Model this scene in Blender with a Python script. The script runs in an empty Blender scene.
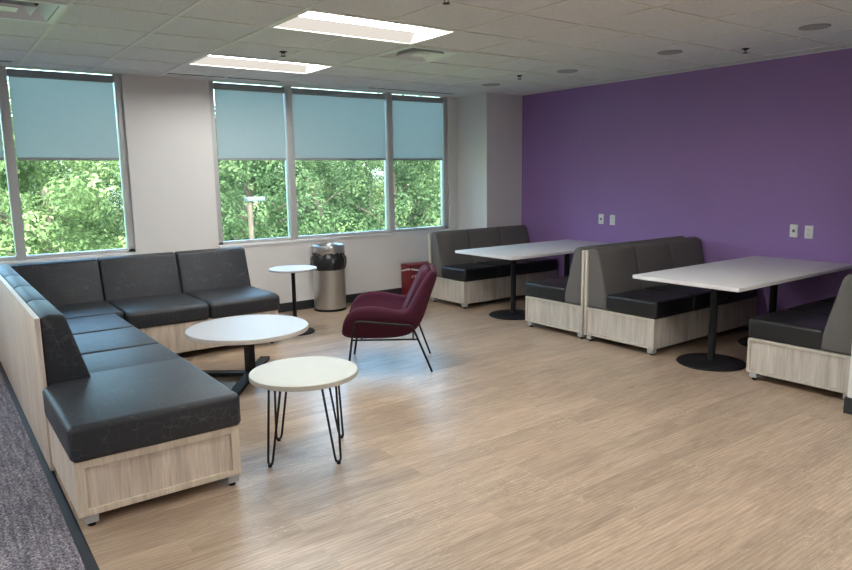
import bpy, bmesh, math, random
from mathutils import Vector, Matrix, noise
random.seed(7)
sc = bpy.context.scene
COL = sc.collection
PI = math.pi

# ------------------------------------------------------------------ camera, sky, sun, exposure
F_PX, CAM_H = 681.0, 1.5637
RT = Vector((0.8047588882833625, -0.5933993972646805, -0.015501195271347308))
UP = Vector((0.10695505537312067, 0.11926543536881909, 0.9870847846342373))
FW = Vector((0.583886759448319, 0.7960231851222677, -0.1594469845708624))
cd = bpy.data.cameras.new('camera'); cam = bpy.data.objects.new('camera', cd); COL.objects.link(cam)
cd.sensor_width = 36.0; cd.sensor_fit = 'HORIZONTAL'; cd.lens = F_PX / 852 * 36.0
cd.clip_start = 0.05; cd.clip_end = 400
cam.matrix_world = Matrix(((RT.x, UP.x, -FW.x, 0), (RT.y, UP.y, -FW.y, 0), (RT.z, UP.z, -FW.z, CAM_H), (0, 0, 0, 1)))
sc.camera = cam

w = bpy.data.worlds.new('world'); sc.world = w; w.use_nodes = True
wn = w.node_tree.nodes; wl = w.node_tree.links
bg = wn['Background']
sky = wn.new('ShaderNodeTexSky'); sky.sky_type = 'NISHITA'; sky.sun_disc = False
sky.sun_elevation = math.radians(48); sky.sun_rotation = math.radians(200); sky.dust_density = 3.0
wl.new(sky.outputs[0], bg.inputs[0]); bg.inputs[1].default_value = 2.0

sd = bpy.data.lights.new('sun', 'SUN'); sun = bpy.data.objects.new('sun', sd); COL.objects.link(sun)
sd.energy = 3.0; sd.angle = math.radians(2); sd.color = (1.0, 0.96, 0.88)
sun.rotation_euler = (math.radians(42), 0, math.radians(-25))      # from behind the building, high: it lights only the trees

VS = sc.view_settings
VS.view_transform = 'Standard'; VS.look = 'None'; VS.gamma = 1.0; VS.use_curve_mapping = False
VS.exposure = 0.52
LAMP = 22.5            # emission of the ceiling troffers

# ------------------------------------------------------------------ materials
MATS = {}
def nodes_of(name):
    m = bpy.data.materials.new(name); m.use_nodes = True
    nt = m.node_tree; b = nt.nodes['Principled BSDF']
    return m, nt, b
def plain(name, col, rough=0.5, metal=0.0, bump=0.0, bscale=200.0, var=0.0, vscale=6.0, spec=0.5, coat=0.0):
    if name in MATS: return MATS[name]
    m, nt, b = nodes_of(name)
    b.inputs['Base Color'].default_value = (*col, 1); b.inputs['Roughness'].default_value = rough
    b.inputs['Metallic'].default_value = metal; b.inputs['Specular IOR Level'].default_value = spec
    b.inputs['Coat Weight'].default_value = coat
    tc = nt.nodes.new('ShaderNodeTexCoord')
    if var > 0:
        n = nt.nodes.new('ShaderNodeTexNoise'); n.inputs['Scale'].default_value = vscale; n.inputs['Detail'].default_value = 4
        nt.links.new(tc.outputs['Object'], n.inputs['Vector'])
        r = nt.nodes.new('ShaderNodeValToRGB')
        r.color_ramp.elements[0].position = 0.3; r.color_ramp.elements[1].position = 0.7
        r.color_ramp.elements[0].color = (*[c * (1 - var) for c in col], 1); r.color_ramp.elements[1].color = (*[min(1, c * (1 + var)) for c in col], 1)
        nt.links.new(n.outputs['Fac'], r.inputs['Fac']); nt.links.new(r.outputs['Color'], b.inputs['Base Color'])
    if bump > 0:
        n2 = nt.nodes.new('ShaderNodeTexNoise'); n2.inputs['Scale'].default_value = bscale; n2.inputs['Detail'].default_value = 2
        nt.links.new(tc.outputs['Object'], n2.inputs['Vector'])
        bp = nt.nodes.new('ShaderNodeBump'); bp.inputs['Strength'].default_value = bump; bp.inputs['Distance'].default_value = 0.004
        nt.links.new(n2.outputs['Fac'], bp.inputs['Height']); nt.links.new(bp.outputs['Normal'], b.inputs['Normal'])
    MATS[name] = m; return m
def N(nt, kind, **kw):
    n = nt.nodes.new(kind)
    for k, v in kw.items(): setattr(n, k, v)
    return n
def ramp(nt, stops):
    r = nt.nodes.new('ShaderNodeValToRGB'); cr = r.color_ramp
    while len(cr.elements) < len(stops): cr.elements.new(0.5)
    for e, (p, c) in zip(cr.elements, stops): e.position = p; e.color = (*c, 1)
    return r
def mapping(nt, scale, out='Object', rot=(0, 0, 0)):
    tc = N(nt, 'ShaderNodeTexCoord'); mp = N(nt, 'ShaderNodeMapping')
    mp.inputs['Scale'].default_value = scale; mp.inputs['Rotation'].default_value = rot
    nt.links.new(tc.outputs[out], mp.inputs['Vector']); return mp

def wood_laminate(name, light, mid, dark):
    m, nt, b = nodes_of(name)
    mp = mapping(nt, (11, 11, 0.7)); n = N(nt, 'ShaderNodeTexNoise'); n.inputs['Scale'].default_value = 2.0; n.inputs['Detail'].default_value = 6; n.inputs['Roughness'].default_value = 0.65
    nt.links.new(mp.outputs[0], n.inputs['Vector'])
    r = ramp(nt, [(0.30, dark), (0.5, mid), (0.68, light)]); nt.links.new(n.outputs['Fac'], r.inputs['Fac'])
    mp2 = mapping(nt, (90, 90, 3)); n2 = N(nt, 'ShaderNodeTexNoise'); n2.inputs['Scale'].default_value = 2.0; n2.inputs['Detail'].default_value = 3
    nt.links.new(mp2.outputs[0], n2.inputs['Vector'])
    r2 = ramp(nt, [(0.35, (0.80, 0.80, 0.80)), (0.6, (1, 1, 1))]); nt.links.new(n2.outputs['Fac'], r2.inputs['Fac'])
    mx = N(nt, 'ShaderNodeMix', data_type='RGBA', blend_type='MULTIPLY'); mx.inputs[0].default_value = 0.8
    nt.links.new(r.outputs['Color'], mx.inputs[6]); nt.links.new(r2.outputs['Color'], mx.inputs[7])
    nt.links.new(mx.outputs[2], b.inputs['Base Color']); b.inputs['Roughness'].default_value = 0.45
    MATS[name] = m; return m

def floor_planks():
    m, nt, b = nodes_of('vinyl_planks')
    mp = mapping(nt, (1, 1, 1))
    br = N(nt, 'ShaderNodeTexBrick'); br.offset = 0.37; br.offset_frequency = 2; br.squash = 1.0
    br.inputs['Scale'].default_value = 1.0; br.inputs['Mortar Size'].default_value = 0.0010; br.inputs['Mortar Smooth'].default_value = 0.3
    br.inputs['Brick Width'].default_value = 1.22; br.inputs['Row Height'].default_value = 0.152
    br.inputs['Color1'].default_value = (0, 0, 0, 1); br.inputs['Color2'].default_value = (1, 1, 1, 1); br.inputs['Mortar'].default_value = (0.5, 0.5, 0.5, 1)
    nt.links.new(mp.outputs[0], br.inputs['Vector'])
    # grain running along the planks, shifted from plank to plank
    sep = N(nt, 'ShaderNodeVectorMath', operation='SCALE'); sep.inputs['Scale'].default_value = 7.0
    nt.links.new(br.outputs['Color'], sep.inputs[0])
    add = N(nt, 'ShaderNodeVectorMath', operation='ADD'); nt.links.new(mp.outputs[0], add.inputs[0]); nt.links.new(sep.outputs[0], add.inputs[1])
    st = N(nt, 'ShaderNodeVectorMath', operation='MULTIPLY'); st.inputs[1].default_value = (1.5, 10, 1); nt.links.new(add.outputs[0], st.inputs[0])
    n = N(nt, 'ShaderNodeTexNoise'); n.inputs['Scale'].default_value = 1.6; n.inputs['Detail'].default_value = 9; n.inputs['Roughness'].default_value = 0.72; n.inputs['Distortion'].default_value = 0.9
    nt.links.new(st.outputs[0], n.inputs['Vector'])
    r = ramp(nt, [(0.27, (0.31, 0.218, 0.150)), (0.48, (0.43, 0.320, 0.226)), (0.70, (0.54, 0.418, 0.305))])
    nt.links.new(n.outputs['Fac'], r.inputs['Fac'])
    st2 = N(nt, 'ShaderNodeVectorMath', operation='MULTIPLY'); st2.inputs[1].default_value = (5, 120, 1); nt.links.new(add.outputs[0], st2.inputs[0])
    n2 = N(nt, 'ShaderNodeTexNoise'); n2.inputs['Scale'].default_value = 1.5; n2.inputs['Detail'].default_value = 3; nt.links.new(st2.outputs[0], n2.inputs['Vector'])
    r2 = ramp(nt, [(0.38, (0.80, 0.80, 0.80)), (0.56, (1.04, 1.04, 1.04))]); nt.links.new(n2.outputs['Fac'], r2.inputs['Fac'])
    mx = N(nt, 'ShaderNodeMix', data_type='RGBA', blend_type='MULTIPLY'); mx.inputs[0].default_value = 0.9
    nt.links.new(r.outputs['Color'], mx.inputs[6]); nt.links.new(r2.outputs['Color'], mx.inputs[7])
    wv = N(nt, 'ShaderNodeTexWave', wave_type='BANDS', bands_direction='Y'); wv.inputs['Scale'].default_value = 9.0; wv.inputs['Distortion'].default_value = 5.0; wv.inputs['Detail'].default_value = 3.0; wv.inputs['Detail Scale'].default_value = 1.2; wv.inputs['Detail Roughness'].default_value = 0.6
    st5 = N(nt, 'ShaderNodeVectorMath', operation='MULTIPLY'); st5.inputs[1].default_value = (0.16, 1.5, 1); nt.links.new(add.outputs[0], st5.inputs[0]); nt.links.new(st5.outputs[0], wv.inputs['Vector'])
    rw = ramp(nt, [(0.0, (0.82, 0.80, 0.78)), (0.35, (1.0, 1.0, 1.0)), (1.0, (1.05, 1.05, 1.05))]); nt.links.new(wv.outputs['Fac'], rw.inputs['Fac'])
    mw = N(nt, 'ShaderNodeMix', data_type='RGBA', blend_type='MULTIPLY'); mw.inputs[0].default_value = 0.8
    nt.links.new(mx.outputs[2], mw.inputs[6]); nt.links.new(rw.outputs['Color'], mw.inputs[7]); mx = mw
    # pale cathedral flecks
    st3 = N(nt, 'ShaderNodeVectorMath', operation='MULTIPLY'); st3.inputs[1].default_value = (2.2, 9, 1); nt.links.new(add.outputs[0], st3.inputs[0])
    n3 = N(nt, 'ShaderNodeTexNoise'); n3.inputs['Scale'].default_value = 2.2; n3.inputs['Detail'].default_value = 2; n3.inputs['Distortion'].default_value = 2.2; nt.links.new(st3.outputs[0], n3.inputs['Vector'])
    r3 = ramp(nt, [(0.488, (0, 0, 0)), (0.5, (1, 1, 1)), (0.512, (0, 0, 0))]); nt.links.new(n3.outputs['Fac'], r3.inputs['Fac'])
    n4 = N(nt, 'ShaderNodeTexNoise'); n4.inputs['Scale'].default_value = 2.3; nt.links.new(mp.outputs[0], n4.inputs['Vector'])
    r4 = ramp(nt, [(0.47, (0, 0, 0)), (0.62, (0.8, 0.8, 0.8))]); nt.links.new(n4.outputs['Fac'], r4.inputs['Fac'])
    mm = N(nt, 'ShaderNodeMath', operation='MULTIPLY'); nt.links.new(r3.outputs['Color'], mm.inputs[0]); nt.links.new(r4.outputs['Color'], mm.inputs[1])
    mx3 = N(nt, 'ShaderNodeMix', data_type='RGBA'); nt.links.new(mm.outputs[0], mx3.inputs[0]); nt.links.new(mx.outputs[2], mx3.inputs[6]); mx3.inputs[7].default_value = (0.74, 0.62, 0.48, 1)
    # per plank tone
    r5 = ramp(nt, [(0.0, (0.86, 0.86, 0.86)), (1.0, (1.10, 1.10, 1.10))]); nt.links.new(br.outputs['Color'], r5.inputs['Fac'])
    mx5 = N(nt, 'ShaderNodeMix', data_type='RGBA', blend_type='MULTIPLY'); mx5.inputs[0].default_value = 1.0
    nt.links.new(mx3.outputs[2], mx5.inputs[6]); nt.links.new(r5.outputs['Color'], mx5.inputs[7])
    nt.links.new(mx5.outputs[2], b.inputs['Base Color'])
    b.inputs['Roughness'].default_value = 0.34; b.inputs['Specular IOR Level'].default_value = 0.62
    bp = N(nt, 'ShaderNodeBump'); bp.inputs['Strength'].default_value = 0.03; bp.inputs['Distance'].default_value = 0.001
    nt.links.new(n2.outputs['Fac'], bp.inputs['Height']); nt.links.new(bp.outputs['Normal'], b.inputs['Normal'])
    return m

def carpet_mat():
    m, nt, b = nodes_of('loop_carpet')
    mp = mapping(nt, (1, 1, 1)); n = N(nt, 'ShaderNodeTexNoise'); n.inputs['Scale'].default_value = 130; n.inputs['Detail'].default_value = 3
    nt.links.new(mp.outputs[0], n.inputs['Vector'])
    r = ramp(nt, [(0.33, (0.08, 0.078, 0.088)), (0.52, (0.23, 0.222, 0.24)), (0.70, (0.50, 0.48, 0.50))]); nt.links.new(n.outputs['Fac'], r.inputs['Fac'])
    mp2 = mapping(nt, (60, 4, 1)); n2 = N(nt, 'ShaderNodeTexNoise'); n2.inputs['Scale'].default_value = 1.0; nt.links.new(mp2.outputs[0], n2.inputs['Vector'])
    r2 = ramp(nt, [(0.35, (0.68, 0.66, 0.72)), (0.65, (1.2, 1.15, 1.15))]); nt.links.new(n2.outputs['Fac'], r2.inputs['Fac'])
    mx = N(nt, 'ShaderNodeMix', data_type='RGBA', blend_type='MULTIPLY'); mx.inputs[0].default_value = 1
    nt.links.new(r.outputs['Color'], mx.inputs[6]); nt.links.new(r2.outputs['Color'], mx.inputs[7])
    nt.links.new(mx.outputs[2], b.inputs['Base Color']); b.inputs['Roughness'].default_value = 0.95; b.inputs['Specular IOR Level'].default_value = 0.1
    bp = N(nt, 'ShaderNodeBump'); bp.inputs['Strength'].default_value = 0.6; bp.inputs['Distance'].default_value = 0.004
    nt.links.new(n.outputs['Fac'], bp.inputs['Height']); nt.links.new(bp.outputs['Normal'], b.inputs['Normal'])
    return m

def patterned_fabric():
    # charcoal upholstery with a fine woven pattern of pale angular lines
    m, nt, b = nodes_of('charcoal_upholstery')
    mp = mapping(nt, (1, 1, 1))
    v = N(nt, 'ShaderNodeTexVoronoi', feature='DISTANCE_TO_EDGE'); v.inputs['Scale'].default_value = 25; v.inputs['Randomness'].default_value = 0.6
    nt.links.new(mp.outputs[0], v.inputs['Vector'])
    r = ramp(nt, [(0.0, (1, 1, 1)), (0.030, (0.8, 0.8, 0.8)), (0.05, (0, 0, 0))]); nt.links.new(v.outputs['Distance'], r.inputs['Fac'])
    n = N(nt, 'ShaderNodeTexNoise'); n.inputs['Scale'].default_value = 9; nt.links.new(mp.outputs[0], n.inputs['Vector'])
    r2 = ramp(nt, [(0.45, (0, 0, 0)), (0.6, (0.45, 0.45, 0.45))]); nt.links.new(n.outputs['Fac'], r2.inputs['Fac'])
    mm = N(nt, 'ShaderNodeMath', operation='MULTIPLY'); nt.links.new(r.outputs['Color'], mm.inputs[0]); nt.links.new(r2.outputs['Color'], mm.inputs[1])
    mx = N(nt, 'ShaderNodeMix', data_type='RGBA'); nt.links.new(mm.outputs[0], mx.inputs[0])
    mx.inputs[6].default_value = (0.025, 0.0275, 0.033, 1); mx.inputs[7].default_value = (0.105, 0.11, 0.112, 1)
    nt.links.new(mx.outputs[2], b.inputs['Base Color']); b.inputs['Roughness'].default_value = 0.5; b.inputs['Specular IOR Level'].default_value = 0.42
    n3 = N(nt, 'ShaderNodeTexNoise'); n3.inputs['Scale'].default_value = 420; nt.links.new(mp.outputs[0], n3.inputs['Vector'])
    bp = N(nt, 'ShaderNodeBump'); bp.inputs['Strength'].default_value = 0.15; bp.inputs['Distance'].default_value = 0.002
    nt.links.new(n3.outputs['Fac'], bp.inputs['Height']); nt.links.new(bp.outputs['Normal'], b.inputs['Normal'])
    return m

def shade_mat():
    m = bpy.data.materials.new('roller_fabric'); m.use_nodes = True; nt = m.node_tree; nt.nodes.clear()
    out = N(nt, 'ShaderNodeOutputMaterial'); d = N(nt, 'ShaderNodeBsdfDiffuse'); t = N(nt, 'ShaderNodeBsdfTranslucent'); tr = N(nt, 'ShaderNodeBsdfTransparent')
    mp = mapping(nt, (300, 300, 300)); n = N(nt, 'ShaderNodeTexNoise'); n.inputs['Scale'].default_value = 1; nt.links.new(mp.outputs[0], n.inputs['Vector'])
    r = ramp(nt, [(0.3, (0.56, 0.58, 0.575)), (0.7, (0.66, 0.68, 0.675))]); nt.links.new(n.outputs['Fac'], r.inputs['Fac'])
    nt.links.new(r.outputs['Color'], d.inputs['Color']); nt.links.new(r.outputs['Color'], t.inputs['Color'])
    a = N(nt, 'ShaderNodeMixShader'); a.inputs[0].default_value = SHADE_T
    nt.links.new(d.outputs[0], a.inputs[1]); nt.links.new(t.outputs[0], a.inputs[2])
    c = N(nt, 'ShaderNodeMixShader'); c.inputs[0].default_value = 0.03
    nt.links.new(a.outputs[0], c.inputs[1]); nt.links.new(tr.outputs[0], c.inputs[2]); nt.links.new(c.outputs[0], out.inputs[0])
    return m
SHADE_T = 0.62
def glass_mat(name, tint):
    m = bpy.data.materials.new(name); m.use_nodes = True; nt = m.node_tree; nt.nodes.clear()
    out = N(nt, 'ShaderNodeOutputMaterial'); tr = N(nt, 'ShaderNodeBsdfTransparent'); g = N(nt, 'ShaderNodeBsdfGlossy'); fr = N(nt, 'ShaderNodeFresnel')
    tr.inputs[0].default_value = (*tint, 1); g.inputs['Roughness'].default_value = 0.03; fr.inputs[0].default_value = 1.45
    a = N(nt, 'ShaderNodeMixShader'); nt.links.new(fr.outputs[0], a.inputs[0]); nt.links.new(tr.outputs[0], a.inputs[1]); nt.links.new(g.outputs[0], a.inputs[2])
    nt.links.new(a.outputs[0], out.inputs[0]); return m
def emit_mat(name, col, s):
    m = bpy.data.materials.new(name); m.use_nodes = True; nt = m.node_tree; nt.nodes.clear()
    out = N(nt, 'ShaderNodeOutputMaterial'); e = N(nt, 'ShaderNodeEmission'); e.inputs[0].default_value = (*col, 1); e.inputs[1].default_value = s
    nt.links.new(e.outputs[0], out.inputs[0]); return m
def leaf_mat(name, a, b_, c):
    m = bpy.data.materials.new(name); m.use_nodes = True; nt = m.node_tree; nt.nodes.clear()
    out = N(nt, 'ShaderNodeOutputMaterial'); d = N(nt, 'ShaderNodeBsdfDiffuse'); t = N(nt, 'ShaderNodeBsdfTranslucent')
    mp = mapping(nt, (1, 1, 1)); n = N(nt, 'ShaderNodeTexNoise'); n.inputs['Scale'].default_value = 1.3; n.inputs['Detail'].default_value = 6; nt.links.new(mp.outputs[0], n.inputs['Vector'])
    r = ramp(nt, [(0.35, a), (0.5, b_), (0.66, c)]); nt.links.new(n.outputs['Fac'], r.inputs['Fac'])
    nt.links.new(r.outputs['Color'], d.inputs['Color']); nt.links.new(r.outputs['Color'], t.inputs['Color'])
    x = N(nt, 'ShaderNodeMixShader'); x.inputs[0].default_value = 0.35; nt.links.new(d.outputs[0], x.inputs[1]); nt.links.new(t.outputs[0], x.inputs[2]); nt.links.new(x.outputs[0], out.inputs[0])
    return m

def ceiling_tile_mat():
    m, nt, b = nodes_of('acoustic_tile')
    mp = mapping(nt, (1, 1, 1)); n = N(nt, 'ShaderNodeTexNoise'); n.inputs['Scale'].default_value = 160; n.inputs['Detail'].default_value = 3; nt.links.new(mp.outputs[0], n.inputs['Vector'])
    r = ramp(nt, [(0.34, (0.54, 0.55, 0.565)), (0.46, (0.76, 0.775, 0.80))]); nt.links.new(n.outputs['Fac'], r.inputs['Fac'])
    nt.links.new(r.outputs['Color'], b.inputs['Base Color']); b.inputs['Roughness'].default_value = 0.95; b.inputs['Specular IOR Level'].default_value = 0.1
    return m

M_WOOD = wood_laminate('ash_laminate', (0.80, 0.69, 0.58), (0.68, 0.575, 0.475), (0.50, 0.42, 0.335))
M_WOODB = wood_laminate('pale_laminate', (0.68, 0.63, 0.555), (0.56, 0.515, 0.454), (0.42, 0.385, 0.33))
M_FRAME = wood_laminate('ash_frame', (0.80, 0.70, 0.56), (0.72, 0.62, 0.49), (0.62, 0.53, 0.42))
M_FRAMEB = wood_laminate('pale_frame', (0.63, 0.58, 0.50), (0.56, 0.515, 0.44), (0.50, 0.455, 0.385))
M_EDGE = plain('pale_edge_band', (0.76, 0.71, 0.62), 0.45, var=0.06)
M_FLOOR = floor_planks(); M_CARPET = carpet_mat(); M_FAB = patterned_fabric()
M_BACK = plain('warm_grey_fabric', (0.135, 0.128, 0.122), 0.85, bump=0.25, bscale=500, var=0.10, vscale=300, spec=0.25)
M_LEATHER = plain('black_vinyl', (0.012, 0.0135, 0.0155), 0.36, bump=0.12, bscale=260)
M_WHITE = plain('white_wall_paint', (0.72, 0.705, 0.69), 0.75, bump=0.05, bscale=180, var=0.015, vscale=2)
M_PURPLE = plain('purple_wall_paint', (0.310, 0.178, 0.445), 0.55, bump=0.05, bscale=180, var=0.03, vscale=1.5)
M_BASEB = plain('dark_vinyl_base', (0.022, 0.024, 0.028), 0.5)
M_TILE = ceiling_tile_mat(); M_GRID = plain('white_grid_bar', (0.78, 0.78, 0.76), 0.5)
M_ALU = plain('anodised_frame', (0.52, 0.52, 0.515), 0.45, metal=0.1)
M_SILL = plain('white_sill', (0.74, 0.75, 0.75), 0.4)
M_BLACK = plain('black_powder_coat', (0.010, 0.010, 0.011), 0.5, spec=0.3)
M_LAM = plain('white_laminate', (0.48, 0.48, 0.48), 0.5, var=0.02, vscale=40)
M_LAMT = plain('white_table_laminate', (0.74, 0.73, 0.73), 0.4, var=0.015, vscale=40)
M_LAMEDGE = plain('white_edge_band', (0.62, 0.58, 0.53), 0.45)
M_CREAM = plain('cream_laminate', (0.53, 0.51, 0.43), 0.5, var=0.015, vscale=30)
M_BURG = plain('burgundy_fabric', (0.064, 0.013, 0.029), 0.85, bump=0.3, bscale=420, var=0.12, vscale=220, spec=0.2)
M_STEEL = plain('brushed_steel', (0.58, 0.58, 0.57), 0.36, metal=1.0, bump=0.0)
M_BAG = plain('black_bin_liner', (0.012, 0.013, 0.016), 0.28)
M_RED = plain('red_plastic', (0.17, 0.008, 0.016), 0.45)
M_WPLASTIC = plain('white_plastic', (0.78, 0.78, 0.76), 0.4)
M_LEG = plain('grey_leg_metal', (0.50, 0.51, 0.52), 0.4, metal=0.3)
M_VENT = plain('silver_vent', (0.84, 0.87, 0.89), 0.4, metal=0.15)
M_DARK = plain('dark_void', (0.010, 0.010, 0.011), 0.8)
M_REFL = plain('white_reflector', (0.82, 0.79, 0.75), 0.5)
M_GREY = plain('grey_grille', (0.36, 0.36, 0.37), 0.7)
M_SHADE = shade_mat(); M_BAR = plain('shade_bar_grey', (0.33, 0.35, 0.36), 0.5)
M_ROLL = plain('roller_tube_grey', (0.30, 0.34, 0.36), 0.6)
M_GLASS = glass_mat('tinted_glazing', (0.82, 0.92, 0.89))
M_LENS = emit_mat('troffer_lens', (0.98, 0.975, 0.955), LAMP)
M_WALLGLOW = emit_mat('reflector_wall_glow', (0.60, 0.55, 0.49), 0.95)  # lens light on the reflector side walls, painted in as dim emission
M_BARK = plain('bark', (0.10, 0.075, 0.055), 0.9, var=0.3, vscale=8)
M_POST = plain('weathered_post', (0.11, 0.078, 0.058), 0.8, var=0.15)
M_POSTHEAD = plain('grey_lamp_head', (0.10, 0.12, 0.125), 0.5)
M_GRASS = plain('meadow', (0.16, 0.26, 0.07), 0.95, var=0.3, vscale=2)
M_GRID_SLOT = M_DARK

# ------------------------------------------------------------------ mesh helpers
class MB:
    def __init__(s): s.bm = bmesh.new()
    def _merge(s, t):
        me = bpy.data.meshes.new('tmp'); t.to_mesh(me); t.free(); s.bm.from_mesh(me); bpy.data.meshes.remove(me)
    def box(s, x0, x1, y0, y1, z0, z1, r=0.0, seg=2):
        t = bmesh.new(); bmesh.ops.create_cube(t, size=1)
        for v in t.verts: v.co = Vector(((x0 + x1) / 2 + v.co.x * (x1 - x0), (y0 + y1) / 2 + v.co.y * (y1 - y0), (z0 + z1) / 2 + v.co.z * (z1 - z0)))
        if r > 0: bmesh.ops.bevel(t, geom=list(t.edges), offset=r, segments=seg, profile=0.5, affect='EDGES')
        s._merge(t); return s
    def bar(s, a, b, wd, ht, r=0.0):
        # a rectangular bar from a to b: wd sideways, ht in the upright direction
        a, b = Vector(a), Vector(b); d = (b - a); L = d.length; d.normalize()
        side = d.cross(Vector((0, 0, 1)));
        if side.length < 1e-4: side = Vector((1, 0, 0))
        side.normalize(); up = side.cross(d)
        t = bmesh.new(); bmesh.ops.create_cube(t, size=1)
        for v in t.verts: v.co = (a + b) / 2 + d * v.co.x * L + side * v.co.y * wd + up * v.co.z * ht
        if r > 0: bmesh.ops.bevel(t, geom=list(t.edges), offset=r, segments=2, profile=0.5, affect='EDGES')
        s._merge(t); return s
    def lathe(s, prof, c=(0, 0, 0), n=40, wob=None):
        # prof: (radius, z) pairs, bottom to top
        t = bmesh.new(); rings = []
        for k, (r, z) in enumerate(prof):
            if r < 1e-5: rings.append([t.verts.new((c[0], c[1], c[2] + z))]); continue
            ring = []
            for i in range(n):
                a = 2 * PI * i / n; rr = r + (wob(a, z) if wob else 0)
                ring.append(t.verts.new((c[0] + rr * math.cos(a), c[1] + rr * math.sin(a), c[2] + z)))
            rings.append(ring)
        for A, B in zip(rings, rings[1:]):
            for i in range(n):
                j = (i + 1) % n
                if len(A) == 1 and len(B) == 1: continue
                if len(A) == 1: t.faces.new((A[0], B[j], B[i]))
                elif len(B) == 1: t.faces.new((A[i], A[j], B[0]))
                else: t.faces.new((A[i], A[j], B[j], B[i]))
        bmesh.ops.recalc_face_normals(t, faces=list(t.faces)); s._merge(t); return s
    def disc(s, r, z0, z1, c=(0, 0), bev=0.003, n=64):
        return s.lathe([(0, z0), (r - bev, z0), (r, z0 + bev), (r, z1 - bev), (r - bev, z1), (0, z1)], (c[0], c[1], 0), n)
    def tube(s, pts, r, n=10, closed=False):
        pts = [Vector(p) for p in pts]; t = bmesh.new(); rings = []
        tang = []
        for i, p in enumerate(pts):
            if closed: d = pts[(i + 1) % len(pts)] - pts[i - 1]
            elif i == 0: d = pts[1] - p
            elif i == len(pts) - 1: d = p - pts[i - 1]
            else: d = (pts[i + 1] - p).normalized() + (p - pts[i - 1]).normalized()
            tang.append(d.normalized())
        nrm = tang[0].orthogonal().normalized()
        for p, d in zip(pts, tang):
            nrm = (nrm - d * nrm.dot(d)).normalized(); bi = d.cross(nrm)
            rings.append([t.verts.new(p + (nrm * math.cos(2 * PI * k / n) + bi * math.sin(2 * PI * k / n)) * r) for k in range(n)])
        pairs = list(zip(rings, rings[1:])) + ([(rings[-1], rings[0])] if closed else [])
        for A, B in pairs:
            for i in range(n): t.faces.new((A[i], A[(i + 1) % n], B[(i + 1) % n], B[i]))
        if not closed: t.faces.new(rings[0][::-1]); t.faces.new(rings[-1])
        bmesh.ops.recalc_face_normals(t, faces=list(t.faces)); s._merge(t); return s
    def prism(s, poly, a0, a1, axis='x', r=0.0, seg=3):
        # poly: points of the cross-section; axis 'x' reads them as (y,z), 'y' as (x,z), 'z' as (x,y)
        t = bmesh.new()
        def P(p, a): return {'x': (a, p[0], p[1]), 'y': (p[0], a, p[1]), 'z': (p[0], p[1], a)}[axis]
        A = [t.verts.new(P(p, a0)) for p in poly]; B = [t.verts.new(P(p, a1)) for p in poly]
        t.faces.new(A); t.faces.new(B[::-1])
        for i in range(len(poly)):
            j = (i + 1) % len(poly); t.faces.new((A[j], A[i], B[i], B[j]))
        bmesh.ops.recalc_face_normals(t, faces=list(t.faces))
        if r > 0: bmesh.ops.bevel(t, geom=list(t.edges), offset=r, segments=seg, profile=0.5, affect='EDGES')
        s._merge(t); return s
    def quad(s, a, b, c, d):
        s.bm.faces.new([s.bm.verts.new(p) for p in (a, b, c, d)]); return s
    def build(s, name, mat, parent=None, smooth=True, angle=35):
        me = bpy.data.meshes.new(name); s.bm.to_mesh(me); s.bm.free()
        me.materials.append(mat)
        if smooth:
            for p in me.polygons: p.use_smooth = True
            me.set_sharp_from_angle(angle=math.radians(angle))
        o = bpy.data.objects.new(name, me); COL.objects.link(o)
        if parent is not None: o.parent = parent
        return o
def tag(o, label, cat, group=None):
    o['label'] = label; o['category'] = cat
    if group: o['group'] = group
    return o
def thing(name, label, cat, loc=(0, 0, 0), rz=0.0, group=None):
    o = bpy.data.objects.new(name, None); COL.objects.link(o); o.empty_display_size = 0.1
    o.location = loc; o.rotation_euler = (0, 0, rz)
    return tag(o, label, cat, group)
def struct(o):
    o['kind'] = 'structure'; return o
def dup(root, loc, rz=0.0, label=None, group=None):
    r = root.copy(); COL.objects.link(r); r.location = loc; r.rotation_euler = (0, 0, rz)
    if label: r['label'] = label
    if group: r['group'] = group
    for ch in list(root.children):
        c = ch.copy(); COL.objects.link(c); c.parent = r
        for g in list(ch.children):
            d = g.copy(); COL.objects.link(d); d.parent = c
    return r
def bend(pts, rad, n=5):
    # round the inner corners of a polyline
    pts = [Vector(p) for p in pts]; out = [pts[0]]
    for a, b, c in zip(pts, pts[1:], pts[2:]):
        u = (a - b); v = (c - b); k = min(rad, u.length * .45, v.length * .45); u.normalize(); v.normalize()
        p0, p1 = b + u * k, b + v * k
        for i in range(n + 1):
            t = i / n; out.append(p0 * (1 - t) ** 2 + b * 2 * t * (1 - t) + p1 * t * t)
    out.append(pts[-1]); return out

# ------------------------------------------------------------------ the room
XL, XR, YB = -5.2, 6.58, -4.2
YW, YG = 7.33, 7.40                 # wall face and glazing plane
HC = 2.59
SILL = 0.835
W1 = (-1.62, 1.715); W2 = (2.575, 5.80)
YC = 6.74                          # column face
XC = 5.95
XK = 0.425                          # where carpet meets planks

struct(MB().box(XK, XR, YB, YW, -0.12, 0.0).build('floor', M_FLOOR, smooth=False))
o = struct(MB().box(XL, XK - 0.045, YB, YW, -0.12, 0.004).build('floor_carpet', M_CARPET, smooth=False))
struct(MB().prism([(XK - 0.045, -0.1), (XK, -0.1), (XK, 0.002), (XK - 0.008, 0.005), (XK - 0.045, 0.007)], YB, YW, 'y').build('trim_1', M_BASEB, smooth=False))

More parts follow.
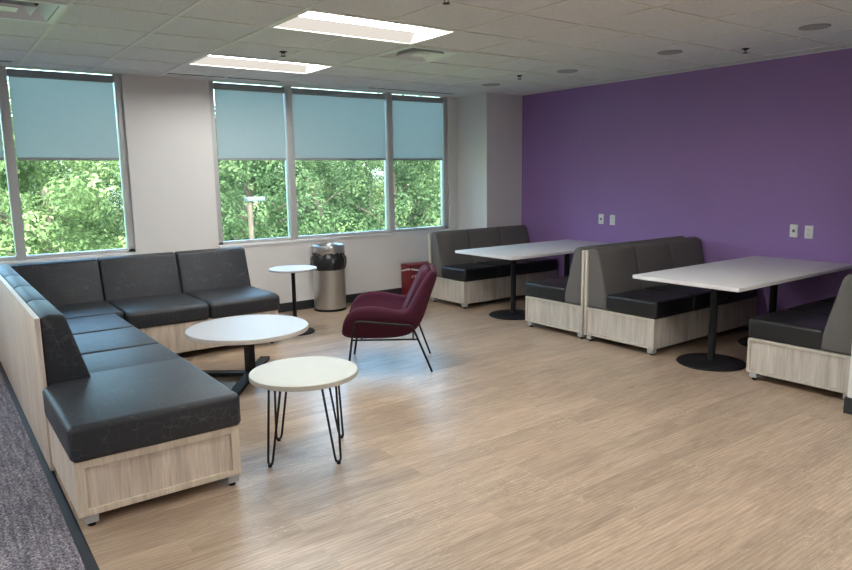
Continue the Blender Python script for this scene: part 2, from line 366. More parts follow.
b = MB()
T = 0.115
b.box(XL - .2, XR + .2, YW, YW + T, -0.12, SILL - 0.03)
b.box(XL - .2, W1[0], YW, YW + T, SILL - 0.03, 2.9); b.box(W1[1], W2[0], YW, YW + T, SILL - 0.03, 2.9); b.box(W2[1], XR + .2, YW, YW + T, SILL - 0.03, 2.9)
b.box(W1[0], W1[1], YW, YW + T, HC + 0.01, 2.9); b.box(W2[0], W2[1], YW, YW + T, HC + 0.01, 2.9)
struct(b.build('wall_front', M_WHITE, smooth=False))
struct(MB().box(XR, XR + .2, YB, YW, -0.12, 2.9).build('wall_right', M_PURPLE, smooth=False))
struct(MB().box(XL - .2, XL, YB, YW, -0.12, 2.9).build('wall_left', M_WHITE, smooth=False))
struct(MB().box(XL - .2, XR + .2, YB - .2, YB, -0.12, 2.9).build('wall_back', M_WHITE, smooth=False))
struct(MB().box(XC, XR, YC, YW, 0, HC + .2).build('column', M_WHITE, smooth=False))
pil = struct(MB().box(4.68, XR, 1.62, 1.80, 0.0, HC).build('wall_stub', M_WHITE, smooth=False))
# dark vinyl baseboards
BH, BT = 0.105, 0.012
b = MB().box(0.45, XC, YW - BT, YW, 0, BH).box(XC, XR, YC - BT, YC, 0, BH).box(XC - BT, XC, YC - BT, YW, 0, BH)
struct(b.build('baseboard_front', M_BASEB, smooth=False))
struct(MB().box(XR - BT, XR, 1.80, YC - BT, 0, BH).build('baseboard_right', M_BASEB, smooth=False))
struct(MB().box(4.68 - BT, XR, 1.80, 1.80 + BT, 0, BH).box(4.68 - BT, 4.68, 1.62, 1.80, 0, BH).build('baseboard_stub', M_BASEB, smooth=False))

# ceiling: tiles in a two-foot grid, left open where fixtures sit
GX, GY, G = 0.829, 3.994, 0.61
open_cells = set()
LIGHTS = [(2, 0), (2, 3), (2, -3), (2, -6), (2, -9), (-6, 3), (-6, 0), (-6, -3), (-6, -6), (-6, -9)]       # (column, row) of a two-cell troffer
VENTS = [(4, 1), (-1, 1)]
for i, j in LIGHTS: open_cells |= {(i, j), (i + 1, j)}
for c in VENTS: open_cells.add(c)
b = MB(); g = MB()
i0, i1 = math.floor((XL - GX) / G), math.ceil((XR - GX) / G); j0, j1 = math.floor((YB - GY) / G), math.ceil((YW - GY) / G)
cl = lambda v, a, c: max(a, min(c, v))
for i in range(i0, i1):
    for j in range(j0, j1):
        x0, x1 = cl(GX + i * G, XL, XR), cl(GX + (i + 1) * G, XL, XR); y0, y1 = cl(GY + j * G, YB, YW), cl(GY + (j + 1) * G, YB, YW)
        if x1 - x0 < .01 or y1 - y0 < .01 or (i, j) in open_cells: continue
        b.quad((x0, y0, HC), (x0, y1, HC), (x1, y1, HC), (x1, y0, HC))
ceil = struct(b.build('ceiling', M_TILE, smooth=False))
mid = {(i + 1, j) for i, j in LIGHTS}
for i in range(i0, i1 + 1):
    x = GX + i * G
    if not (XL + .02 < x < XR - .02): continue
    for j in range(j0, j1):
        if (i, j) in mid: continue
        y0, y1 = cl(GY + j * G, YB, YW), cl(GY + (j + 1) * G, YB, YW)
        g.box(x - .011, x + .011, y0, y1, HC - .006, HC)
for j in range(j0, j1 + 1):
    y = GY + j * G
    if YB + .02 < y < YW - .02: g.box(XL, XR, y - .011, y + .011, HC - .0055, HC)
g.box(XL, XR, YW - .02, YW, HC - .006, HC).box(XR - .02, XR, YB, YW, HC - .006, HC)
struct(g.build('ceiling_grid', M_GRID, ceil, smooth=False))
struct(MB().box(XL - .2, XR + .2, YB - .2, YW + T, 2.9, 3.1).build('sky_block_slab', M_WHITE, smooth=False))  # unseen slab over the ceiling, added to keep the sky out

# windows
def window(n, x0, x1, mull, ztop=HC + .01):
    y0, y1 = YG - 0.035, YG + 0.055; fw = 0.062
    f = MB()
    f.box(x0, x1, y0, y1, SILL, SILL + .035, .003).box(x0, x1, y0, y1, ztop - .012, ztop, .0)
    f.box(x0, x0 + fw, y0, y1, SILL, ztop, .003).box(x1 - fw, x1, y0, y1, SILL, ztop, .003)
    fo = struct(f.build(f'window_{n}', M_ALU))
    for m in mull:
        struct(MB().box(m - .04, m + .04, y0 - .02, y1, SILL, ztop, .003).build('mullion', M_ALU, fo))
    edges = [x0 + fw] + [e for m in mull for e in (m - .04, m + .04)] + [x1 - fw]
    for a, c in zip(edges[0::2], edges[1::2]):
        struct(MB().box(a, c, YG + .006, YG + .012, SILL + .035, ztop - .012).build('pane', M_GLASS, fo, smooth=False))
    struct(MB().box(x0, x1, YW - .012, YG + .0, SILL - .03, SILL, .004).build('sill', M_SILL, fo))
    return edges
E1 = window(1, *W1, (-0.70, 0.705)); E2 = window(2, *W2, (3.495, 4.865))

# roller shades, one per pane
def shade(a, c, label, zb=1.755):
    t = thing('roller_shade', label, 'roller shade', ((a + c) / 2, YG - .015, HC), 0, 'roller shades drawn halfway down the windows')
    h = (c - a) / 2 - .012
    k = MB().tube([(-h - .008, 0, -.042), (h + .008, 0, -.042)], .021, 14); k.build('roller', M_ROLL, t)
    MB().box(-h - .008, h + .008, -.028, .022, -.085, -.018, .004).build('headrail', M_ROLL, t)
    MB().box(-h, h, -.0015, .0015, zb - HC + .02, -.07).build('fabric', M_SHADE, t, smooth=False)
    MB().box(-h, h, -.008, .008, zb - HC, zb - HC + .026, .003).build('bottom_bar', M_BAR, t)
    return t
shade(E1[0], E1[1], 'grey roller shade on the outer pane of the window over the sofa corner')
shade(E1[2], E1[3], 'grey roller shade behind the corner of the sofa, at the narrow sliver of pane')
shade(E1[4], E1[5], 'grey roller shade on the pane directly above the sofa corner')
shade(E2[0], E2[1], 'grey roller shade over the pane where the lamp post shows, next to white pier')
shade(E2[2], E2[3], 'widest grey roller shade, over the middle pane above the steel bin')
shade(E2[4], E2[5], 'grey roller shade on the pane nearest the white column')

# ------------------------------------------------------------------ ceiling fixtures
def make_troffer(label):
    t = thing('ceiling_light', label, 'ceiling light', group='recessed ceiling lights')
    L, W_, D = 2 * G - .024, G - .024, 0.065
    f = MB()
    for (x0, x1, y0, y1) in ((-L/2, L/2, -W_/2, -W_/2 + .02), (-L/2, L/2, W_/2 - .02, W_/2), (-L/2, -L/2 + .02, -W_/2, W_/2), (L/2 - .02, L/2, -W_/2, W_/2)):
        f.box(x0, x1, y0, y1, -.006, .001)
    f.build('frame', M_GRID, t, smooth=False)
    r = MB(); a, c = L/2 - .02, W_/2 - .02; a2, c2 = a - .035, .155
    r.quad((-a, c, 0), (-a, -c, 0), (-a2, -c2, D), (-a2, c2, D)); r.quad((a, -c, 0), (a, c, 0), (a2, c2, D), (a2, -c2, D))
    r.box(-L/2, L/2, -W_/2, W_/2, D + .012, D + .03)
    r.build('reflector', M_REFL, t, smooth=False)
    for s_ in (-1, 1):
        MB().quad((-a * s_, -c * s_, 0), (a * s_, -c * s_, 0), (a2 * s_, -c2 * s_, D), (-a2 * s_, -c2 * s_, D)).build('side_wall_glow', M_WALLGLOW, t, smooth=False)  # sloped side wall; its glow imitates light from the lens
    MB().box(-a2, a2, -c2, c2, D - .004, D + .006).build('lens', M_LENS, t, smooth=False)
    return t
lt = make_troffer('lit recessed ceiling light in front of the silver vent')
tl = ['lit recessed ceiling light in front of the silver vent', 'lit recessed ceiling light closest to the window wall']
for k, (i, j) in enumerate(LIGHTS):
    pos = (GX + (i + 1) * G, GY + (j + .5) * G, HC)
    if k == 0: lt.location = pos
    else: dup(lt, pos, 0, tl[k] if k < 2 else 'recessed ceiling light behind the camera, out of view')

def make_vent(label):
    t = thing('ceiling_vent', label, 'air vent', group='square ceiling vents')
    S = G - .024
    f = MB()
    for s0 in (S / 2,):
        for (x0, x1, y0, y1) in ((-s0, s0, -s0, -s0 + .035), (-s0, s0, s0 - .035, s0), (-s0, -s0 + .035, -s0, s0), (s0 - .035, s0, -s0, s0)):
            f.box(x0, x1, y0, y1, -.013, .004)
    f.build('frame', M_VENT, t, smooth=False)
    for k, (o_, i_) in enumerate(((.250, .195), (.150, .105))):
        c = MB()
        for q in range(4):
            R = Matrix.Rotation(q * PI / 2, 3, 'Z')
            P = lambda x, y, z: tuple(R @ Vector((x, y, z)))
            c.quad(P(-o_, -o_, -.012), P(o_, -o_, -.012), P(i_, -i_, .055), P(-i_, -i_, .055))
            c.quad(P(-o_, -o_, -.009), P(-i_, -i_, .058), P(i_, -i_, .058), P(o_, -o_, -.009))
        c.build('louvre', M_VENT, t, smooth=False)
    MB().box(-.065, .065, -.065, .065, -.012, -.004, .002).build('centre_plate', M_VENT, t)
    MB().box(-S/2, S/2, -S/2, S/2, .09, .10).build('duct', M_DARK, t, smooth=False)
    return t
v1 = make_vent('silver square ceiling vent next to the lit ceiling light'); v1.location = (GX + (VENTS[0][0] + .5) * G, GY + (VENTS[0][1] + .5) * G, HC)
dup(v1, (GX + (VENTS[1][0] + .5) * G, GY + (VENTS[1][1] + .5) * G, HC), 0, 'silver square ceiling vent cut off at the top corner of the photo')

def slot(x0, x1, y, label):
    t = thing('slot_diffuser', label, 'air vent', ((x0 + x1) / 2, y, HC), 0, 'linear slot diffusers along the windows')
    h = (x1 - x0) / 2
    MB().box(-h, h, -.045, -.017, -.004, 0).box(-h, h, .017, .045, -.004, 0).box(-h, -h + .015, -.045, .045, -.004, 0).box(h - .015, h, -.045, .045, -.004, 0).build('frame', M_GRID, t, smooth=False)
    MB().box(-h + .01, h - .01, -.019, .019, -.0055, -.001).build('slot_opening', M_DARK, t, smooth=False)
slot(-0.55, 0.77, 7.04, 'slim ceiling slot diffuser over the window above the sofa corner')
slot(2.06, 3.27, 7.05, 'slim ceiling slot diffuser starting above the white pier between windows')
slot(4.37, 5.68, 7.05, 'slim ceiling slot diffuser ending near the white column')

def speaker(x, y, label):
    t = thing('ceiling_speaker', label, 'ceiling speaker', (x, y, HC), 0, 'round ceiling speakers along the purple wall')
    MB().lathe([(.098, 0), (.105, 0), (.105, -.005), (.100, -.008), (.094, -.006), (.094, 0)], n=36).build('rim', M_GREY, t)
    MB().lathe([(0, -.0065), (.06, -.006), (.095, -.004), (.095, 0)], n=36).build('grille', M_GREY, t)
speaker(5.39, 2.50, 'round grey ceiling speaker closest to the camera')
speaker(5.40, 3.71, 'second round grey ceiling speaker counted from the camera')
speaker(5.455, 4.94, 'third round grey ceiling speaker from the camera, near the window-side sprinkler')
speaker(5.48, 6.13, 'round grey ceiling speaker close to the white column')

def sprinkler(x, y, label):
    t = thing('sprinkler_head', label, 'sprinkler', (x, y, HC), 0, 'dark ceiling sprinkler heads')
    MB().lathe([(0, 0), (.032, 0), (.030, -.006), (.014, -.007), (.012, -.015), (0, -.015)], n=20).build('escutcheon', M_DARK, t)
    MB().tube([(-.012, 0, -.014), (-.016, 0, -.026), (-.004, 0, -.036)], .003, 6).tube([(.012, 0, -.014), (.016, 0, -.026), (.004, 0, -.036)], .003, 6).build('yoke', M_BLACK, t)
    MB().lathe([(0, -.036), (.022, -.036), (.024, -.039), (0, -.041)], n=16).build('deflector', M_BLACK, t)
sprinkler(2.543, 5.415, 'dark sprinkler head between the two lit ceiling lights')
sprinkler(5.254, 5.427, 'dark sprinkler head on ceiling not far from the white column')
sprinkler(5.821, 3.259, 'dark sprinkler head next to the purple wall between two ceiling speakers')
sprinkler(2.60, 3.30, 'dark sprinkler head cut off at the top edge above the ceiling light')

# wall outlets on the purple wall
def outlet(y, z, label, kind):
    t = thing('wall_outlet', label, 'wall outlet', (XR, y, z), -PI / 2, 'white outlet plates on the purple wall')
    # local: -y points out of the wall into the room after the turn
    MB().box(-.037, .037, -.008, 0, -.06, .06, .003).build('cover_plate', M_WPLASTIC, t)
    if kind == 'duplex':
        for s in (-1, 1):
            r = MB().box(-.017, .017, -.011, -.006, s * .022 - .014, s * .022 + .014, .004).build('receptacle', M_WPLASTIC, t)
            MB().box(-.009, -.006, -.0115, -.010, s * .022 - .004, s * .022 + .006).box(.006, .009, -.0115, -.010, s * .022 - .004, s * .022 + .006).build('slot_hole', M_DARK, r, smooth=False)
    else:
        r = MB().box(-.014, .014, -.011, -.006, -.014, .014, .003).build('data_jack', M_GREY, t)
        MB().box(-.008, .008, -.0115, -.010, -.008, .006).build('port', M_DARK, r, smooth=False)
outlet(5.376, 1.008, 'white data plate over the window-side table, closer to the windows', 'data')
outlet(5.207, 1.003, 'white power outlet over the window-side table, farther from the windows', 'duplex')
outlet(3.105, 0.992, 'white data plate above the front table, closer to the booth back', 'data')
outlet(2.969, 0.987, 'white power outlet above the front table, last along the purple wall', 'duplex')

# ------------------------------------------------------------------ booth benches
ZB, ZT = 0.060, 0.321
def leg(parent, x, y, yd=1):
    l = MB().box(x - .028, x + .028, y - .028, y + .028, .020, ZB + .006, .002).build('leg', M_LEG, parent)
    MB().lathe([(0, 0), (.017, 0), (.017, .008), (.007, .013), (.007, .03), (0, .03)], (x, y, 0), 14).build('foot', M_BLACK, l)
def make_booth(L, D, label, n=3):
    """local x runs along the bench from its free end, y from the seat front to the back panel"""
    t = thing('booth_bench', label, 'booth bench', group='wood based booth benches at the long tables')
    P = D - .028
    b = MB().box(.012, L, .012, P, ZB, ZT, .002)
    b.box(.012, L, 0, .012, ZB, ZT, .001)
    base = b.build('base', M_WOODB, t, smooth=False)
    f = MB().box(0, .014, 0, P, ZB, ZB + .022, .001).box(0, .014, 0, P, ZT - .022, ZT, .001).box(0, .014, 0, .022, ZB + .022, ZT - .022, .001)      # the end frame round a recessed panel
    f.build('end_frame', M_FRAMEB, base, smooth=False)
    MB().box(-.004, L, P, D, ZB - .005, .850, .002).build('back_panel', M_FRAMEB, t)
    step = (L - .01) / n
    for k in range(n):
        a, c = .004 + k * step, .004 + (k + 1) * step - .005
        prof = [(-.012, ZT), (-.012, ZT + .152), (P - .205, ZT + .148), (P - .205, ZT)]
        MB().prism(prof, a, c, 'x', .026, 4).build('seat_cushion', M_LEATHER, t)
        pf = [(P - .218, ZT + .002), (P - .218, ZT + .10), (P - .108, .848), (P - .070, .878), (P - .002, .872), (P - .002, ZT + .002)]
        MB().prism(pf, a, c, 'x', .026, 4).build('back_cushion', M_BACK, t)
    for x in (.042, L - .08):
        for y in (.045, D - .05): leg(t, x, y)
    return t
A = make_booth(1.575, .682, 'booth bench with grey back standing against the white column'); A.location = (4.993, 6.055, 0)
C = make_booth(1.672, .762, 'booth bench facing the front table, backed against another bench'); C.location = (4.895, 3.409, 0)
# benches B and D face the windows: mirrored along the bench so the free end stays free
def make_booth_rev(L, D, label, loc):
    t = make_booth(L, D, label); t.location = loc; t.scale = (1, -1, 1); return t
def mirror_booth(L, D, label, loc):
    t = make_booth(L, D, label)
    for ch in t.children:
        for o_ in [ch] + list(ch.children):
            me = o_.data
            for v in me.vertices: v.co.y = -v.co.y
            me.flip_normals(); me.update()
    t.location = loc; return t
B = mirror_booth(1.672, .765, 'booth bench seen from its end behind the window-side table, facing the windows', (4.895, 4.950, 0))
Dd = mirror_booth(1.672, .752, 'booth bench partly hidden by the white wall end, facing the front table', (4.888, 2.588, 0))

# ------------------------------------------------------------------ long tables
def make_table(label, L=1.928):
    t = thing('dining_table', label, 'table', group='long white tables fixed to the purple wall')
    W_ = .912
    MB().box(0, L, 0, W_, .699, .7286, .002).build('tabletop', M_LAMT, t)
    for x in (.462, L - .505):
        p = MB().tube([(x, W_ / 2, .012), (x, W_ / 2, .69)], .030, 20).build('pole', M_BLACK, t)
        MB().box(x - .2, x + .2, W_ / 2 - .03, W_ / 2 + .03, .683, .699).box(x - .03, x + .03, W_ / 2 - .2, W_ / 2 + .2, .683, .699).build('mounting_bracket', M_BLACK, p, smooth=False)
        MB().lathe([(0, 0), (.268, 0), (.272, .006), (.262, .014), (.06, .020), (.04, .03), (0, .03)], (x, W_ / 2, 0), 48).build('base_plate', M_BLACK, t)
    return t
T2 = make_table('long white table on black pedestals, between the benches closest to the camera'); T2.location = (4.640, 2.544, 0)
T1 = make_table('long white table on black pedestals, next to the bench by the column', 1.83); T1.location = (4.738, 4.992, 0)

# ------------------------------------------------------------------ sectional sofa
S = thing('sectional_sofa', 'charcoal L-shaped sectional sofa on a wooden base in the window corner', 'sofa', (.42, 3.24, 0))
SX, SY = .42, 3.24
def sb(m, x0, x1, y0, y1, z0, z1, r=0., seg=2): return m.box(x0 - SX, x1 - SX, y0 - SY, y1 - SY, z0, z1, r, seg)
X1 = 1.180; YBK = 6.925; XE = 2.62; YF = 5.955
b = MB()
sb(b, .422, X1 - .002, SY + .012, YBK, ZB, ZT, .001); sb(b, X1 - .004, XE, YF, YBK, ZB, ZT, .001)
fr = .042
base = b.build('base', M_WOOD, S, smooth=False)
f = MB()
sb(f, .42, X1, SY, SY + .022, ZT - .034, ZT, .0012); sb(f, .42, X1, SY, SY + .022, ZB, ZB + .030, .0012)
sb(f, .42, .42 + fr, SY, SY + .022, ZB + .030, ZT - .034, .0012); sb(f, X1 - fr, X1, SY, SY + .022, ZB + .030, ZT - .034, .0012)
f.build('end_frame', M_FRAME, base, smooth=False)
q = MB(); sb(q, .410, .435, 4.015, YBK + .026, .012, .853, .0015); q.build('back_panel', M_WOOD, S)
q = MB(); sb(q, .424, XE + .035, YBK, YBK + .026, .012, .832, .0015); q.build('back_panel', M_WOOD, S)
q = MB(); sb(q, .4105, .4345, 4.016, YBK + .024, .853, .8555); q.build('edge_band', M_EDGE, S, smooth=False)
ST = .478
def soft(m, x0, x1, y0, y1, z0, z1, r): return sb(m, x0, x1, y0, y1, z0, z1, r, 5)
MB().prism([(.408 - SX, 3.222 - SY), (X1 + .016 - SX, 3.222 - SY), (X1 + .016 - SX, 4.140 - SY), (.440 - SX, 4.140 - SY), (.440 - SX, 4.010 - SY), (.408 - SX, 4.010 - SY)], ZT, .492, 'z', .030, 5).build('seat_cushion', M_FAB, S)
for y0, y1 in ((4.146, 4.672), (4.677, 5.332), (5.337, 5.990)):
    soft(MB(), .60, X1 + .026, y0, y1, ZT, ST, .028).build('seat_cushion', M_FAB, S)
soft(MB(), .60, 1.268, 5.995, 6.72, ZT, ST, .026).build('seat_cushion', M_FAB, S)
for x0, x1 in ((1.275, 1.965), (1.971, XE + .02)):
    MB().prism([(5.930 - SY, ZT), (5.925 - SY, ST - .02), (5.99 - SY, ST), (6.72 - SY, ST - .006), (6.72 - SY, ZT)], x0 - SX, x1 - SX, 'x', .028, 5).build('seat_cushion', M_FAB, S)
# back cushions: left run, then the run along the windows
for y0, y1 in ((4.030, 4.640), (4.645, 5.318), (5.323, 5.990), (5.995, YBK)):
    pf = [(.437 - SX, ZT + .002), (.437 - SX, .848), (.48 - SX, .866), (.555 - SX, .855), (.662 - SX, ST - .015), (.662 - SX, ZT + .002)]
    MB().prism(pf, y0 - SY, y1 - SY, 'y', .018, 4).build('back_cushion', M_FAB, S)
for x0, x1 in ((.56, 1.257), (1.262, 1.957), (1.963, XE + .04)):
    pf = [(YBK - .003 - SY, ZT + .002), (YBK - .003 - SY, .842), (6.87 - SY, .858), (6.795 - SY, .840), (6.675 - SY, ST - .015), (6.675 - SY, ZT + .002)]
    MB().prism(pf, x0 - SX, x1 - SX, 'x', .020, 4).build('back_cushion', M_FAB, S)
for x, y in ((.475, SY + .035), (X1 - .04, SY + .035), (X1 - .04, 4.1), (X1 - .04, 5.6), (XE - .06, YF + .04), (XE - .06, YBK - .05), (.475, YBK - .05)):
    leg(S, x - SX, y - SY)

# ------------------------------------------------------------------ low tables
t = thing('hairpin_table', 'small round cream table on four black hairpin legs', 'table', (1.640, 3.415, 0), math.radians(13.4))
MB().disc(.303, .4565, .4845, bev=.003).build('tabletop', M_CREAM, t)
for k in range(4):
    a = k * PI / 2
    R = Matrix.Rotation(a, 3, 'Z')
    pts = bend([(.205, -.052, .454), (.262, -.013, .02), (.264, -.008, .012), (.264, .008, .012), (.262, .013, .02), (.205, .052, .454)], .02, 3)
    pts = [(.205, -.052, .454), (.258, -.021, .045), (.262, -.017, .022), (.264, -.008, .012), (.264, .008, .012), (.262, .017, .022), (.258, .021, .045), (.205, .052, .454)]
    l = MB().tube([R @ Vector(p) for p in pts], .0066, 10).build('hairpin_leg', M_BLACK, t)
    MB().tube([R @ Vector((.264, 0, 0)), R @ Vector((.264, 0, .018))], .011, 10).build('foot_cap', M_BLACK, l)
    c = R @ Vector((.20, 0, 0)); MB().bar(R @ Vector((.165, 0, .4535)), R @ Vector((.235, 0, .4535)), .125, .005).build('mounting_plate', M_BLACK, l, smooth=False)

t = thing('coffee_table', 'larger low round white table on a black cross base in front of the sofa', 'table', (1.955, 5.03, 0), 0)
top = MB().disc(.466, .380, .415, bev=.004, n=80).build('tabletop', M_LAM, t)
MB().lathe([(.4665, .382), (.4672, .384), (.4672, .410), (.4665, .4125)], n=80).build('edge_band', M_LAMEDGE, top)
MB().bar((0, 0, .03), (0, 0, .380), .05, .095).build('post', M_BLACK, t, smooth=False)
MB().box(-.16, .16, -.16, .16, .370, .380).build('mounting_plate', M_BLACK, t, smooth=False)
for a in (54, 137):
    d = Vector((math.cos(math.radians(a)), math.sin(math.radians(a)), 0))
    for s in (-1, 1):
        l = MB().bar(tuple(d * s * .012 + Vector((0, 0, .034))), tuple(d * s * .50 + Vector((0, 0, .024))), .075, .026, .003).build('base_arm', M_BLACK, t)
        MB().lathe([(0, 0), (.016, 0), (.016, .012), (0, .012)], tuple(d * s * .47), 12).build('foot', M_BLACK, l)

t = thing('side_table', 'tall slim round white side table on a black pole beside the steel bin', 'table', (2.945, 6.28, 0))
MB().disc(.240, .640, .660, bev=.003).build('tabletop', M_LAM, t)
MB().tube([(0, 0, .01), (0, 0, .632)], .020, 18).build('pole', M_BLACK, t)
MB().lathe([(0, .632), (.09, .632), (.09, .640), (0, .640)], n=24).build('mounting_plate', M_BLACK, t)
MB().lathe([(0, 0), (.192, 0), (.195, .006), (.188, .012), (.035, .017), (0, .02)], n=44).build('base_plate', M_BLACK, t)

# ------------------------------------------------------------------ armchair
ch = thing('armchair', 'burgundy fabric armchair with thin black metal legs', 'armchair', (3.048, 4.667, 0), math.atan2(.579, -.815))
def grid_shell(rows, name, mat, parent, thick, off, lv=2):
    bm = bmesh.new(); vs = [[bm.verts.new(p) for p in r] for r in rows]
    for A_, B_ in zip(vs, vs[1:]):
        for i in range(len(A_) - 1): bm.faces.new((A_[i], A_[i + 1], B_[i + 1], B_[i]))
    bmesh.ops.recalc_face_normals(bm, faces=list(bm.faces))
    me = bpy.data.meshes.new(name); bm.to_mesh(me); bm.free(); me.materials.append(mat)
    for p in me.polygons: p.use_smooth = True
    o = bpy.data.objects.new(name, me); COL.objects.link(o); o.parent = parent
    s = o.modifiers.new('solid', 'SOLIDIFY'); s.thickness = thick; s.offset = off
    u = o.modifiers.new('sub', 'SUBSURF'); u.levels = lv; u.render_levels = lv
    return o
# stations from the seat front over the seat, up the back: centre (x,z), side edge (x,z), half widths seat/edge
stn = [((.385, .330), (.360, .420), .265, .325),
       ((.315, .294), (.320, .525), .265, .348),
       ((.150, .290), (.190, .572), .262, .355),
       ((-.020, .290), (.030, .555), .258, .355),
       ((-.160, .308), (-.105, .515), .255, .348),
       ((-.235, .400), (-.160, .535), .25, .325),
       ((-.285, .560), (-.205, .625), .245, .300),
       ((-.335, .705), (-.268, .735), .238, .270),
       ((-.375, .808), (-.335, .822), .215, .235)]
rows = []
for (cx, cz), (ex, ez), hw, he in stn:
    r = []
    for s, f in ((-1, 1.0), (-1, .75), (-1, .35), (-1, .08), (-1, 0.), (0, 0.), (1, 0.), (1, .08), (1, .35), (1, .75), (1, 1.0)):
        pass
    L_ = [(he, 1.0), (he - .004, .70), (hw + .012, .30), (hw - .035, .05), (hw * .5, 0.0), (0.0, 0.0)]
    pts = [(cx + (ex - cx) * k, y, cz + (ez - cz) * k) for y, k in L_]
    r = pts + [(x, -y, z) for x, y, z in pts[-2::-1]]
    rows.append(r)
grid_shell(rows, 'shell', M_BURG, ch, .075, 0.0)
MB().box(-.15, .365, -.245, .245, .310, .420, .045, 5).build('seat_cushion', M_BURG, ch)
cr = []
for (x, z, hw) in ((-.120, .385, .220), (-.165, .46, .235), (-.225, .60, .232), (-.285, .725, .222), (-.330, .818, .195)):
    cr.append([(x + .020 * (abs(k) ** 2), hw * k, z) for k in (1, .7, .35, 0, -.35, -.7, -1)])
grid_shell(cr, 'back_cushion', M_BURG, ch, .085, 0.0)
for s in (1, -1):
    y = .385 * s
    pts = bend([(.336, .300 * s, .004), (.268, y, .440), (.22, y, .447), (-.185, y, .405), (-.336, .279 * s, .004)], .032, 5)
    MB().tube(pts, .0088, 10).build('leg_frame', M_BLACK, ch)
    for x, yy in ((.336, .285), (-.336, .279)):
        pass
    MB().tube([(.292, .345 * s, .290), (-.232, .356 * s, .290)], .0075, 8).build('side_rail', M_BLACK, ch)
MB().tube([(.22, -.345, .287), (.22, .345, .287)], .0075, 8).tube([(-.19, -.345, .287), (-.19, .345, .287)], .0075, 8).build('cross_rail', M_BLACK, ch)

# ------------------------------------------------------------------ bin and red box
t = thing('trash_can', 'round stainless steel trash can with a black bin liner', 'trash can', (3.80, 7.118, 0))
MB().lathe([(0, .018), (.186, .018), (.188, .03), (.188, .60), (.172, .60), (.172, .03), (0, .025)], n=56).build('body', M_STEEL, t)
MB().lathe([(0, 0), (.190, 0), (.192, .01), (.192, .022), (.189, .028), (0, .028)], n=56).build('base_ring', M_BLACK, t)
wob = lambda a, z: .022 * noise.noise(Vector((math.cos(a) * 3.2, math.sin(a) * 3.2, z * 14))) + .006 * noise.noise(Vector((math.cos(a) * 9, math.sin(a) * 9, z * 30)))
MB().lathe([(.186, .485), (.197, .490), (.202, .515), (.206, .55), (.207, .58), (.206, .62), (.194, .645), (.186, .655), (.184, .68), (.178, .70)], n=90, wob=wob).build('bin_liner', M_BAG, t)
MB().lathe([(.168, .655), (.186, .690), (.192, .700), (.192, .752), (.186, .770), (.170, .778), (.122, .770), (.114, .757), (.114, .71)], n=56).build('lid', M_STEEL, t)

t = thing('red_box', 'red lidded box with a white wavy band against the wall behind the armchair', 'box', (5.155, 7.19, 0))
MB().box(-.20, .20, -.11, .11, 0, .385, .008, 3).build('body', M_RED, t)
MB().prism([(-.114, .388), (-.114, .408), (-.09, .428), (.09, .428), (.114, .408), (.114, .388)], -.204, .204, 'x', .006, 3).build('lid', M_RED, t)
wv = MB()
def ribbon(pts, nx, ny):
    for (a, b) in zip(pts, pts[1:]):
        wv.quad((a[0] + nx, a[1] + ny, a[2] - .010), (b[0] + nx, b[1] + ny, b[2] - .010), (b[0] + nx, b[1] + ny, b[2] + .010), (a[0] + nx, a[1] + ny, a[2] + .010))
ribbon([(-.20, .10, .338), (-.20, .04, .346), (-.20, -.03, .365), (-.20, -.103, .374)], -.002, 0)
ribbon([(-.195, -.11, .374), (-.13, -.11, .362), (-.04, -.11, .348), (.06, -.11, .343), (.195, -.11, .343)], 0, -.002)
wv.build('wavy_band', M_WPLASTIC, t, smooth=False)
mk = MB()
for k in range(2):
    mk.tube([(-.165 + k * .045 + .018 * math.cos(a), -.111, .275 + .014 * math.sin(a)) for a in [i * PI / 6 for i in range(10)]], .0045, 6)
mk.build('logo_mark', M_WPLASTIC, t)

# ------------------------------------------------------------------ outside: ground, lamp post, trees
GZ = -5.0
struct(MB().box(-40, 70, YW + 3, 90, GZ - .5, GZ).build('ground_outside', M_GRASS, smooth=False))
t = thing('lamp_post', 'brown lamp post with a flat head among the trees outside', 'lamp post', (6.45, 16.0, GZ))
MB().tube([(0, 0, 0), (0, 0, 6.0)], .065, 14).build('post', M_POST, t)
MB().box(-.10, .36, -.12, .12, 6.0, 6.10, .01).build('lamp_head', M_POSTHEAD, t)

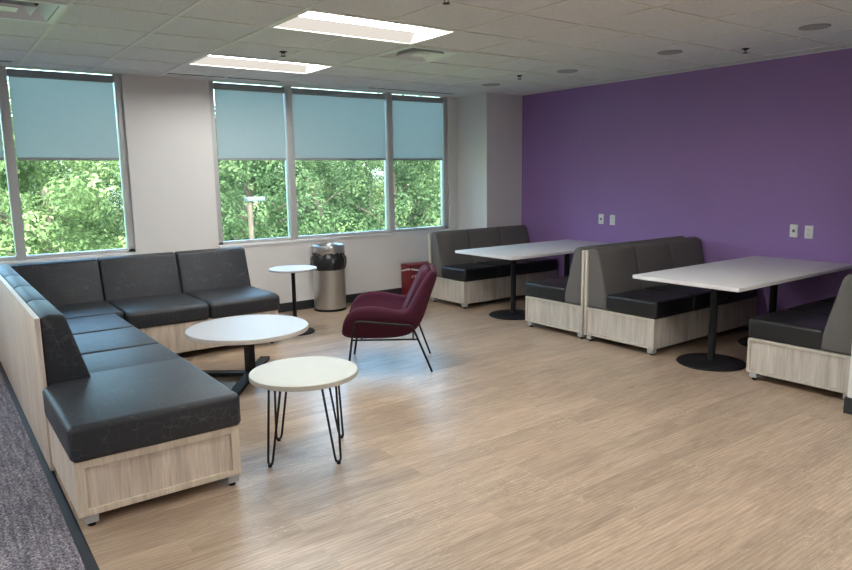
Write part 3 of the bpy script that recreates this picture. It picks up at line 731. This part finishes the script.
LEAVES = [leaf_mat('leaf_fresh', (0.065, 0.095, 0.040), (0.155, 0.215, 0.090), (0.30, 0.37, 0.17)),
          leaf_mat('leaf_deep', (0.040, 0.065, 0.032), (0.095, 0.145, 0.070), (0.20, 0.26, 0.125)),
          leaf_mat('leaf_yellow', (0.10, 0.135, 0.045), (0.22, 0.29, 0.095), (0.39, 0.45, 0.19))]
def tree_meshes(seed, mat, R, hz, nl, clumps, ls):
    rnd = random.Random(seed); bm = bmesh.new()
    cs = []
    for _ in range(clumps):
        a = rnd.uniform(0, 2 * PI); rr = R * math.sqrt(rnd.random()) * .82; z = rnd.uniform(-1, 1) * hz * math.sqrt(max(.05, 1 - (rr / R) ** 2))
        cs.append((Vector((rr * math.cos(a), rr * math.sin(a), z)), rnd.uniform(.35, .8)))
    for k in range(nl):
        c, cr_ = rnd.choice(cs)
        d = Vector((rnd.gauss(0, 1), rnd.gauss(0, 1), rnd.gauss(0, 1))).normalized()
        p = c + d * cr_ * rnd.uniform(.72, 1.05)
        nrm = (d + Vector((rnd.uniform(-.7, .7), rnd.uniform(-.7, .7), rnd.uniform(-.1, .9)))).normalized()
        u = nrm.orthogonal().normalized(); u = (Matrix.Rotation(rnd.uniform(0, 2 * PI), 3, nrm) @ u); v = nrm.cross(u)
        s = ls * rnd.uniform(.7, 1.3)
        bm.faces.new([bm.verts.new(p + q) for q in (-u * s, -v * s * .55 + nrm * .02, u * s, v * s * .55 + nrm * .02)])
    me = bpy.data.meshes.new('foliage'); bm.to_mesh(me); bm.free(); me.materials.append(mat)
    return me
def trunk_mesh(seed, H):
    rnd = random.Random(seed); m = MB()
    path = [Vector((0, 0, 0)), Vector((.05, .02, H * .4)), Vector((rnd.uniform(-.2, .2), rnd.uniform(-.2, .2), H * .75)), Vector((rnd.uniform(-.3, .3), 0, H))]
    m.tube(path, .15, 10)
    for k in range(6):
        a = rnd.uniform(0, 2 * PI); z = H * rnd.uniform(.45, .85)
        m.tube([(0, 0, z), (math.cos(a) * .8, math.sin(a) * .8, z + .6), (math.cos(a) * 1.9, math.sin(a) * 1.9, z + 1.1)], .03, 7)
    o_ = m.build('trunk', M_BARK); me = o_.data; bpy.data.objects.remove(o_); return me
KINDS = [(tree_meshes(11, LEAVES[0], 2.35, 3.4, 21000, 64, .062), trunk_mesh(1, 6.2)),
         (tree_meshes(12, LEAVES[1], 2.35, 3.8, 21000, 64, .066), trunk_mesh(2, 6.6)),
         (tree_meshes(13, LEAVES[2], 2.2, 3.0, 18000, 56, .06), trunk_mesh(3, 5.6))]
spots = []
for row, (y, x0, n) in enumerate(((19.6, -2.5, 7), (25.2, 2.6, 7), (30.8, 2.0, 7), (36.4, -.5, 9))):
    for k in range(n):
        spots.append((x0 + 5.1 * k, y + .2 * math.sin(k * 1.7 + row), (k * 2 + row + (k * k) % 2) % 3 if row == 0 else (1, 0, 1)[(k + row) % 3]))
for k, (x, y, kd) in enumerate(spots):
    t = thing('tree', 'leafy green tree in the dense wood outside the windows', 'tree', (x, y, GZ), k * 1.3, 'trees outside the windows')
    s = 1.0 + .02 * math.sin(k * 2.1)
    t.scale = (s, s, s)
    f = bpy.data.objects.new('foliage', KINDS[kd][0]); COL.objects.link(f); f.parent = t; f.location = (0, 0, 5.6)
    f = bpy.data.objects.new('trunk', KINDS[kd][1]); COL.objects.link(f); f.parent = t
